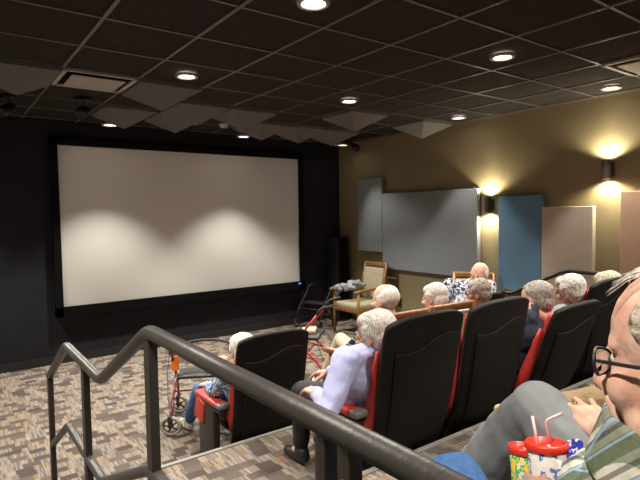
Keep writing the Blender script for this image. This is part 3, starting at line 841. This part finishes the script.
# man in dark striped shirt
loc = (2.98, 3.24, 0)
person('bald white-haired person in a dark striped shirt in an oak armchair, seen from behind', loc, -.05, LW(loc, -.05, (2.97, 3.12, Z-.735)), hyaw=.35, hpitch=-.08, sz=.965, sy=-.15, style='ring', skin='skin_r',
       top='stripe', legs='khaki', hair='hair_w', hands=((-.14, .30, .62), (.14, .25, .62)), shoes='shoe_w', hips=.58, footpos=(((.06, .60, .66), (.15, .50, .52)), ((.0, .84, .22), (.16, .56, .09))), hs=1.10, bulk=1.1)
# woman in red
loc = (3.58, 3.24, 0)
person('white-haired person in red in the oak armchair right of the bald man', loc, -.05, LW(loc, -.05, (3.60, 3.13, Z-.79)), hyaw=.30, hpitch=-.14, sz=.935, sy=-.15, top='redcl', legs='navy', hair='hair_w', hs=1.08, hips=.58, knee=.46)
# man in checked shirt by the wall
loc = (5.18, 3.96, 0); rz = 2.05
person('heavy-set bald person in a navy and white checked shirt seated by the tan wall', loc, rz, LW(loc, rz, (5.08, 3.73, Z-.755)), hyaw=-.22, hpitch=-.20, sz=.95, sy=-.06, sw=.24, style='ring', skin='skin_r',
       top='plaid2', legs='ltjeans', hair='hair_w', glasses='gold', hands=((-.20, .38, .84), (.22, .36, .74)), hips=.58, hs=1.15, bulk=1.4, shoes='shoe_w', knee=.48)
# woman in front of second seat (lowest level)
loc = (4.20, 3.45, 0)
person('curly grey-haired person with glasses in front of the checked-shirt sitter', loc, 0, LW(loc, 0, (4.04, 2.98, Z-.770)), hyaw=.42, hpitch=-.16, sz=.92, sy=-.38, top='white_cl', legs='navy', hair='hair_g', glasses='plast', hs=1.04, hips=.52, sx0=-.08)
# dark man third seat
loc = (3.22, 2.12, T1Z)
person('grey-haired person in a dark plaid jacket in the tilted third seat', loc, 0, LW(loc, 0, (3.34, 1.98, Z-.63)), hyaw=.12, hpitch=-.20, sz=.845, sy=-.14, top='navy', legs='black_cl', hair='hair_g', style='crop', skin='skin_r', glasses='plast', hips=.52, hs=1.10, bulk=1.1)
# white-haired woman, fourth seat
loc = (3.86, 2.16, T1Z)
person('white-haired person with glasses between the third and fourth seats', loc, 0, LW(loc, 0, (3.84, 2.01, Z-.63)), hyaw=.18, hpitch=-.14, sz=.80, sy=-.15, top='grey_cl', legs='navy', hair='hair_w', glasses='plast', hips=.52, hs=1.06)
# head behind the fifth seat
loc = (4.60, 2.22, T1Z)
person('sitter in the fifth seat, only the blond-grey top of the head showing', loc, 0, LW(loc, 0, (4.56, 2.06, Z-.665)), hyaw=.0, hpitch=-.1, sz=.80, sy=-.13, top='khaki', legs='navy', hair='hair_b', hips=.52, hs=1.06)
# woman in the lone front seat
loc = (1.84, 3.44, 0)
person('small white-haired person in a blue floral shirt in the front left seat', loc, 0, LW(loc, 0, (1.67, 3.20, Z-.955)), hyaw=.05, hpitch=-.15, sz=.76, sy=-.20, sx0=-.10, top='floral', legs='jeans', hair='hair_w', hips=.50, hs=.98, sw=.15,
       shoes='shoe_w', footpos=(((-.20, .44, .46), (.06, .44, .46)), ((-.16, .80, .09), (.05, .78, .09))), hands=((-.22, .25, .56), (.05, .25, .58)), glasses='gold')

# --- foreground man in green plaid
loc = (.86, .10, T2Z); rz = -.18
H0 = (.786, .246, Z-.203)
t = thing('person', 'elderly person in a green plaid shirt and grey trousers, close at the right edge', 'person', loc, rz)
L = lambda p: LW(loc, rz, p)
hl = L(H0)
H = head_matrix(hl, .10, -.15, .0, 1.12)
shl = [L((.66, .12, Z-.40)), L((1.02, .08, Z-.40))]; nb = L((.82, .12, Z-.37)); pel = L((.88, .10, 1.14)); chest = L((.86, .22, Z-.53)); belly = L((.87, .24, Z-.66))
hipr = [L((.79, .12, 1.12)), L((.97, .12, 1.12))]
kn = [L((1.02, .60, 1.16)), L((1.20, .70, Z-.50))]
ank = [L((1.02, .72, T2Z+.10)), L((1.22, .97, Z-.86))]
handR = L((1.135, .515, Z-.478)); eR = L((1.12, .22, Z-.60)); handL = L((.90, .50, Z-.575)); eL = L((.675, .375, Z-.470))
bm = bmesh.new()
head_pieces(bm, H, 1.12, 1.0, .010)
ell(bm, H @ V((0, .110, -.034)), (.015, .016, .014)); capsule(bm, H @ V((-.030, .090, -.045)), .006, H @ V((-.040, .070, -.080)), .008)
capsule(bm, nb, .062, H @ V((0, -.05, -.11)), .060); capsule(bm, nb+V((0, .03, .0)), .050, H @ V((0, .02, -.10)), .040)
capsule(bm, shl[0], .045, shl[1], .045); capsule(bm, chest, .10, belly, .10); capsule(bm, belly, .10, pel, .10)
for sh, e, hd in ((shl[0], eL, handL), (shl[1], eR, handR)):
    capsule(bm, sh, .042, e, .036); capsule(bm, e, .036, hd, .027)
for a, b_, c_ in zip(hipr, kn, ank):
    capsule(bm, a, .075, b_, .05); capsule(bm, b_, .048, c_, .034); capsule(bm, c_, .034, c_+V((0, .12, -.05)), .028)
hand_pieces(bm, handR, L((1.275, .705, Z-.462))-handR, V((-.55, -.25, .80)), -1, .16, 1.0, .16, .2)
hand_pieces(bm, handL, V((.4, .9, .1)), V((-.4, .2, .9)), 1, .5, 1.0)
blob('body', bm, M['skin_r'], t, .0042, 7)
bm = bmesh.new()
ell(bm, belly, (.20, .17, .17)); ell(bm, chest, (.20, .185, .17)); ell(bm, pel+V((0, 0, .04)), (.19, .15, .11))
capsule(bm, shl[0], .070, shl[1], .070); capsule(bm, nb+V((0, 0, -.05)), .10, nb+V((0, .01, .0)), .085)
capsule(bm, shl[0], .078, eL, .070); capsule(bm, eL, .070, eL.lerp(handL, .98), .052); ell(bm, L((.81, .31, Z-.46)), (.13, .12, .12)); ell(bm, L((.81, .26, Z-.42)), (.14, .125, .085))
capsule(bm, shl[1], .075, eR, .062); capsule(bm, eR, .062, eR.lerp(handR, .86), .042)
blob('plaid_shirt', bm, M['plaid'], t, .006, 3, .012, 13)
# collar
bm = bmesh.new()
def collar(k, v):
    a = k*PI*.86
    r = .100+.030*(1-v)
    c = L((.80, .255, Z-.350))
    return c + V((math.sin(a)*r, -math.cos(a)*r*.95, .085*v - .02 + .012*(abs(k)**3)))
grid_sheet(bm, collar, 25, 5); mkobj('collar', bm, M['plaid'], t, mods=[('SOLIDIFY', dict(thickness=.006)), ('SUBSURF', dict(levels=1, render_levels=1))])
bm = bmesh.new()
ell(bm, pel, (.19, .15, .12))
capsule(bm, hipr[0], .10, kn[0], .075); capsule(bm, kn[0], .075, ank[0].lerp(kn[0], .15), .062)
capsule(bm, hipr[1], .10, kn[1], .072); capsule(bm, kn[1], .070, ank[1].lerp(kn[1], .16), .082)
blob('trousers', bm, M['grey_tr'], t, .0065, 4, .012, 9)
bm = bmesh.new(); capsule(bm, ank[1].lerp(kn[1], .2), .045, ank[1], .04); blob('sock', bm, M['black_cl'], t, .007, 2)
for a in ank:
    bm = bmesh.new()
    capsule(bm, a+V((0, -.03, -.035)), .040, a+V((0, .05, -.045)), .042); capsule(bm, a+V((0, .05, -.045)), .042, a+V((0, .15, -.055)), .034); capsule(bm, a+V((0, -.02, -.01)), .042, a, .045)
    blob('shoe', bm, M['shoe_k'], t, .009, 3)
bm = bmesh.new(); Rn = H.to_3x3().normalized()
def E(c, r): ell(bm, H @ V(c), [v*1.06 for v in r], Rn)
E((0, -.058, -.012), (.084, .070, .070)); E((0, -.050, .040), (.083, .070, .070))
for s in (-1, 1): E((s*.0705, -.024, .012), (.017, .046, .050)); E((s*.060, -.004, .052), (.022, .040, .034))
blob('hair', bm, M['hair_t'], t, .005, 3, .003, 40)
# loose combed-over strands on the crown
bm = bmesh.new(); random.seed(9)
for k in range(46):
    x0 = random.uniform(-.042, .042); a0 = random.uniform(-.2, .4)
    pts = []
    for q in range(6):
        f = q/5; y_ = -.06+.115*f+random.uniform(-.002, .002)
        zz = .032+.092*math.sqrt(max(0, 1-((y_+.014)/.105)**2 - (x0/.083)**2)) + -.001 + .007*f*f*random.random()
        pts.append(H @ V((x0+.02*f*(1 if x0 > 0 else -1), y_, zz)))
    tube(bm, pts, [.0008, .0009, .0009, .0008, .0006, .0003], 5)
mkobj('loose_hair', bm, M['hair_w'], t)
for s in (-1, 1):
    bm = bmesh.new(); ell(bm, H @ V((s*.030, .067, .004)), [.0115]*3, None, 16, 12); e_ = mkobj('eye', bm, M['eye'], t)
    bm = bmesh.new(); ell(bm, H @ V((s*.030, .0770, .003)), [.0055, .0035, .0055], Rn, 10, 6); mkobj('iris', bm, M['iris'], e_)
make_glasses(t, H, M['plast'], .0022, (.022, .017))
bm = bmesh.new(); rr = handR + (L((1.275, .705, Z-.462))-handR).normalized()*.115
tube(bm, [rr+V((.0105*math.cos(a*PI/8), 0, .0105*math.sin(a*PI/8))) for a in range(16)], .0022, 8, closed=True); mkobj('ring', bm, M['gold'], t)

# --- denim leg beside the rail, corduroy leg beyond
def leg_person(label, mt, loc, pts, foot, shoe, hipw=.18):
    t = thing('person', label, 'person', loc)
    o = V(loc)
    bm = bmesh.new(); h, k, a, f = [V(p)-o for p in pts]
    capsule(bm, h, .095, k, .080); capsule(bm, k, .070, a, .052)
    h2 = h+V((-hipw, -.02, 0)); 
    k2 = V((h2.x-.02, k.y-.02, T2Z+.48-o.z)) ; a2 = V((k2.x, k2.y+.04, T2Z+.12-o.z))
    capsule(bm, h2, .10, k2, .07); capsule(bm, k2, .07, a2, .055); capsule(bm, h, .11, h2, .11)
    blob('trousers', bm, M[mt], t, .008, 4, .007, 12)
    bm = bmesh.new(); capsule(bm, k, .045, a, .032); capsule(bm, a, .032, f, .025); capsule(bm, h, .08, k, .05); capsule(bm, h2, .08, k2, .05); capsule(bm, k2, .045, a2, .03); capsule(bm, h, .09, h2, .09)
    c = (h+h2)/2
    capsule(bm, c, .10, c+V((0, -.10, .40)), .10); capsule(bm, c+V((-.15, -.12, .42)), .045, c+V((.15, -.12, .42)), .045)
    return t, bm, c, a, f, a2
loc = (.72, -.30, T2Z)
t, bm, c, a, f, a2 = leg_person('sitter beside the handrail, only a blue denim knee showing', 'jeans', (.80, .30, T2Z), ((.62, .30, 1.10), (.835, .675, Z-.585), (.90, .84, T2Z+.40), (.92, .98, T2Z+.34)), None, None, .02)
bm.free(); 
bm = bmesh.new(); capsule(bm, V((.62, .30, 1.10))-V((.80, .30, T2Z)), .08, V((.835, .675, Z-.585))-V((.80, .30, T2Z)), .05); capsule(bm, V((.835, .675, Z-.585))-V((.80, .30, T2Z)), .05, a, .035); capsule(bm, a, .034, f, .028)
blob('body', bm, M['skin'], t, .008, 2)
bm = bmesh.new(); capsule(bm, a+V((0, .01, -.03)), .045, f, .036); blob('shoe', bm, M['shoe_k'], t, .008, 2)

loc = (1.62, .08, T2Z)
t, bm, c, a, f, a2 = leg_person('neighbour with a tan corduroy leg crossed behind the plaid-shirted sitter', 'cord', loc, ((1.66, .10, 1.13), (1.78, .58, Z-.545), (1.68, .90, Z-.68), (1.58, 1.03, Z-.70)), None, None)
blob('body', bm, M['skin'], t, .008, 2)
bm = bmesh.new(); ell(bm, c+V((0, -.04, .12)), (.18, .13, .2)); ell(bm, c+V((0, -.08, .32)), (.18, .12, .16)); capsule(bm, c+V((-.17, -.12, .42)), .06, c+V((.17, -.12, .42)), .06)
blob('top', bm, M['grey_cl'], t, .009, 3, .006, 12)
bm = bmesh.new(); capsule(bm, a+V((.01, -.02, .0)), .034, f, .026); capsule(bm, f, .026, f+V((-.02, .03, 0)), .020); blob('shoe', bm, M['shoe_t'], t, .007, 2)
bm = bmesh.new(); capsule(bm, a2+V((0, -.02, -.06)), .045, a2+V((0, .13, -.08)), .036); blob('shoe', bm, M['shoe_t'], t, .008, 2)

# ------------------------------------------------------------------ snack cups in the lap
def cup(loc, tilt, lab, r=.042, straws=(), cm='cupw'):
    t = thing('snack_cup', lab, 'cup', loc, 0, 'cups with red lids'); t.rotation_euler = tilt
    bm = bmesh.new(); n = 28
    rings(bm, [[(q*math.cos(2*PI*k/n), q*math.sin(2*PI*k/n), z) for k in range(n)] for q, z in ((r*.78, 0), (r*.80, .003), (r*.93, .10))]); mkobj('cup_body', bm, M[cm], t)
    bm = bmesh.new(); rings(bm, [[(q*math.cos(2*PI*k/n), q*math.sin(2*PI*k/n), z) for k in range(n)] for q, z in ((r*.98, .092), (r*1.03, .094), (r*1.03, .104), (r*.97, .108), (r*.88, .108), (r*.86, .103), (r*.3, .102), (r*.28, .105), (r*.05, .105))])
    mkobj('lid', bm, M['lid'], t)
    for s in straws:
        bm = bmesh.new(); tube(bm, smooth_path(s, 4, .008), .0032, 10); mkobj('straw', bm, M['straw'], t)
cup((1.00, .56, Z-.595), (-.12, .10, 0), 'larger red-lided cup with bent pale straws in the plaid-shirted sitter\'s lap', .043,
    (((.010, -.006, .09), (.004, .002, .150), (.030, -.020, .165)), ((-.012, .012, .09), (.000, .030, .155))))
cup((1.015, .625, Z-.63), (-.10, .10, 0), 'smaller red-lidded cup tucked behind the larger one', .032, (), 'cupc')
bm = bmesh.new(); grid_sheet(bm, lambda u, v: (u*.014*(1+.25*math.sin(v*9)), v*.085, .010*math.sin(v*7+u*2)), 7, 12)
o = mkobj('candy_wrapper', bm, M['foil'], None, True, (.985, .50, Z-.515), mods=[('SOLIDIFY', dict(thickness=.008, offset=0)), ('SUBSURF', dict(levels=1, render_levels=1))])
o.rotation_euler = (.35, .3, -.95); tag(o, 'crumpled dark blue foil candy wrapper beside the larger red-lidded cup', 'wrapper')

# ------------------------------------------------------------------ rollator walkers
def make_rollator(label, fm, tyre, loc, rz):
    t = thing('rollator_walker', label, 'walker', loc, rz, 'rollator walkers')
    for sx in (-1, 1):
        x = sx*.27
        bm = bmesh.new()
        tube(bm, smooth_path([(x, .26, .20), (x, .20, .42), (x, .02, .62), (x, -.16, .84)], 5, .08), .0125, 12)
        tube(bm, smooth_path([(x, .13, .50), (x, -.08, .34), (x, -.25, .10)], 5, .08), .0125, 12)
        tube(bm, [(x, .20, .40), (x, -.12, .31)], .009, 10)
        mkobj('side_frame', bm, M[fm], t)
        bm = bmesh.new(); tube(bm, smooth_path([(x, -.13, .80), (x, -.17, .87), (x, -.30, .90)], 4, .04), [.016]*7, 12); mkobj('handle', bm, M['rubber'], t)
        bm = bmesh.new(); tube(bm, smooth_path([(x, -.24, .86), (x*.98, -.28, .82), (x*.98, -.20, .80)], 4, .02), .005, 8)
        tube(bm, smooth_path([(x, -.2, .83), (x*1.15, -.1, .6), (x*1.1, -.2, .3), (x, -.26, .2)], 5, .1), .003, 6); mkobj('brake_cable', bm, M['rubber'], t)
        for y in (.26, -.26):
            bm = bmesh.new(); cx = x*1.0
            tube(bm, [(cx, y+.082*math.cos(a*PI/12), .10+.082*math.sin(a*PI/12)) for a in range(24)], .017, 10, closed=True)
            wl = mkobj('wheel', bm, M[tyre], t)
            bm = bmesh.new(); tube(bm, [(cx-.018, y, .10), (cx+.018, y, .10)], .020, 14)
            for a in range(5): tube(bm, [(cx, y, .10), (cx, y+.07*math.cos(a*2*PI/5), .10+.07*math.sin(a*2*PI/5))], .008, 8)
            tube(bm, [(cx, y+.066*math.cos(a*PI/12), .10+.066*math.sin(a*PI/12)) for a in range(24)], .006, 8, closed=True)
            mkobj('hub', bm, M['plast'], wl)
            bm = bmesh.new(); box(bm, (cx+sx*.030, y, .145), (.008, .03, .11), bev=.003); box(bm, (cx, y, .20), (.06, .035, .012), bev=.003); mkobj('fork', bm, M['plast'], t)
    bm = bmesh.new(); box(bm, (0, .0, .53), (.46, .26, .035), bev=.014, seg=3); mkobj('seat_pad', bm, M['plast'], t)
    bm = bmesh.new(); tube(bm, [(-.27, .02, .34), (.27, .02, .34)], .009, 8); tube(bm, [(-.27, .19, .42), (.27, .19, .42)], .009, 8); mkobj('cross_bar', bm, M[fm], t)
    bm = bmesh.new(); tube(bm, smooth_path([(-.27, -.06, .70), (-.26, .14, .80), (0, .24, .82), (.26, .14, .80), (.27, -.06, .70)], 6, .16), .015, 12); mkobj('backrest_band', bm, M['rubber'], t)
    return t
w1 = make_rollator('maroon rollator walker in front of the lone front left seat, orange tag hanging from it', 'maroon', 'greyrub', (1.88, 4.33, 0), -.5)
bm = bmesh.new(); box(bm, (-.25, -.05, .66), (.07, .006, .15), bev=.002); mkobj('orange_tag', bm, M['orange'], w1, False)
bm = bmesh.new()
for k in range(5): 
    a = V((.05+.03*k, .02+.02*(k % 2), .60)); capsule(bm, a, .05, a+V((.02, .03, .03)), .035)
o = blob('handbag', bm, M['tan_bag'], None, .01, 3, .01, 16); o.matrix_world = Matrix.Translation((1.88, 4.33, -.08)) @ Matrix.Rotation(-.5, 4, 'Z'); tag(o, 'tan cloth bag lying on the seat of the maroon walker', 'bag')
w1.scale = (1, 1, .86)
for c_ in w1.children:
    if c_.name.split('.')[0] in ('wheel', 'fork'):
        cs = [V(q) for q in c_.bound_box]; p_ = sum(cs, V())/8; p_.z = 0
        c_.matrix_local = Matrix.Translation(p_) @ Matrix.Rotation(1.35, 4, 'Z') @ Matrix.Translation(-p_)
w2 = make_rollator('bright red rollator walker between the front left seat and the oak armchairs', 'redmetal', 'rubber', (3.30, 4.66, 0), .75)
bm = bmesh.new()
random.seed(3)
for k in range(9):
    a = V((3.28+random.uniform(-.06, .06), 4.66+random.uniform(-.05, .05), .57)); capsule(bm, a, .034, a+V((.03, .02, .012)), .026)
o = blob('snack_packet', bm, M['paper'], None, .007, 2, .006, 40); tag(o, 'pale crumpled snack packet on the seat of the bright red walker', 'packet')
w3 = make_rollator('black rollator walker parked beside the empty oak armchair', 'plast', 'rubber', (4.98, 6.88, 0), 1.9)
w3.scale = (.85, .85, .75)
for w_ in (w2, w3):
    for c_ in list(w_.children):
        if c_.name.startswith('backrest_band'): bpy.data.objects.remove(c_)
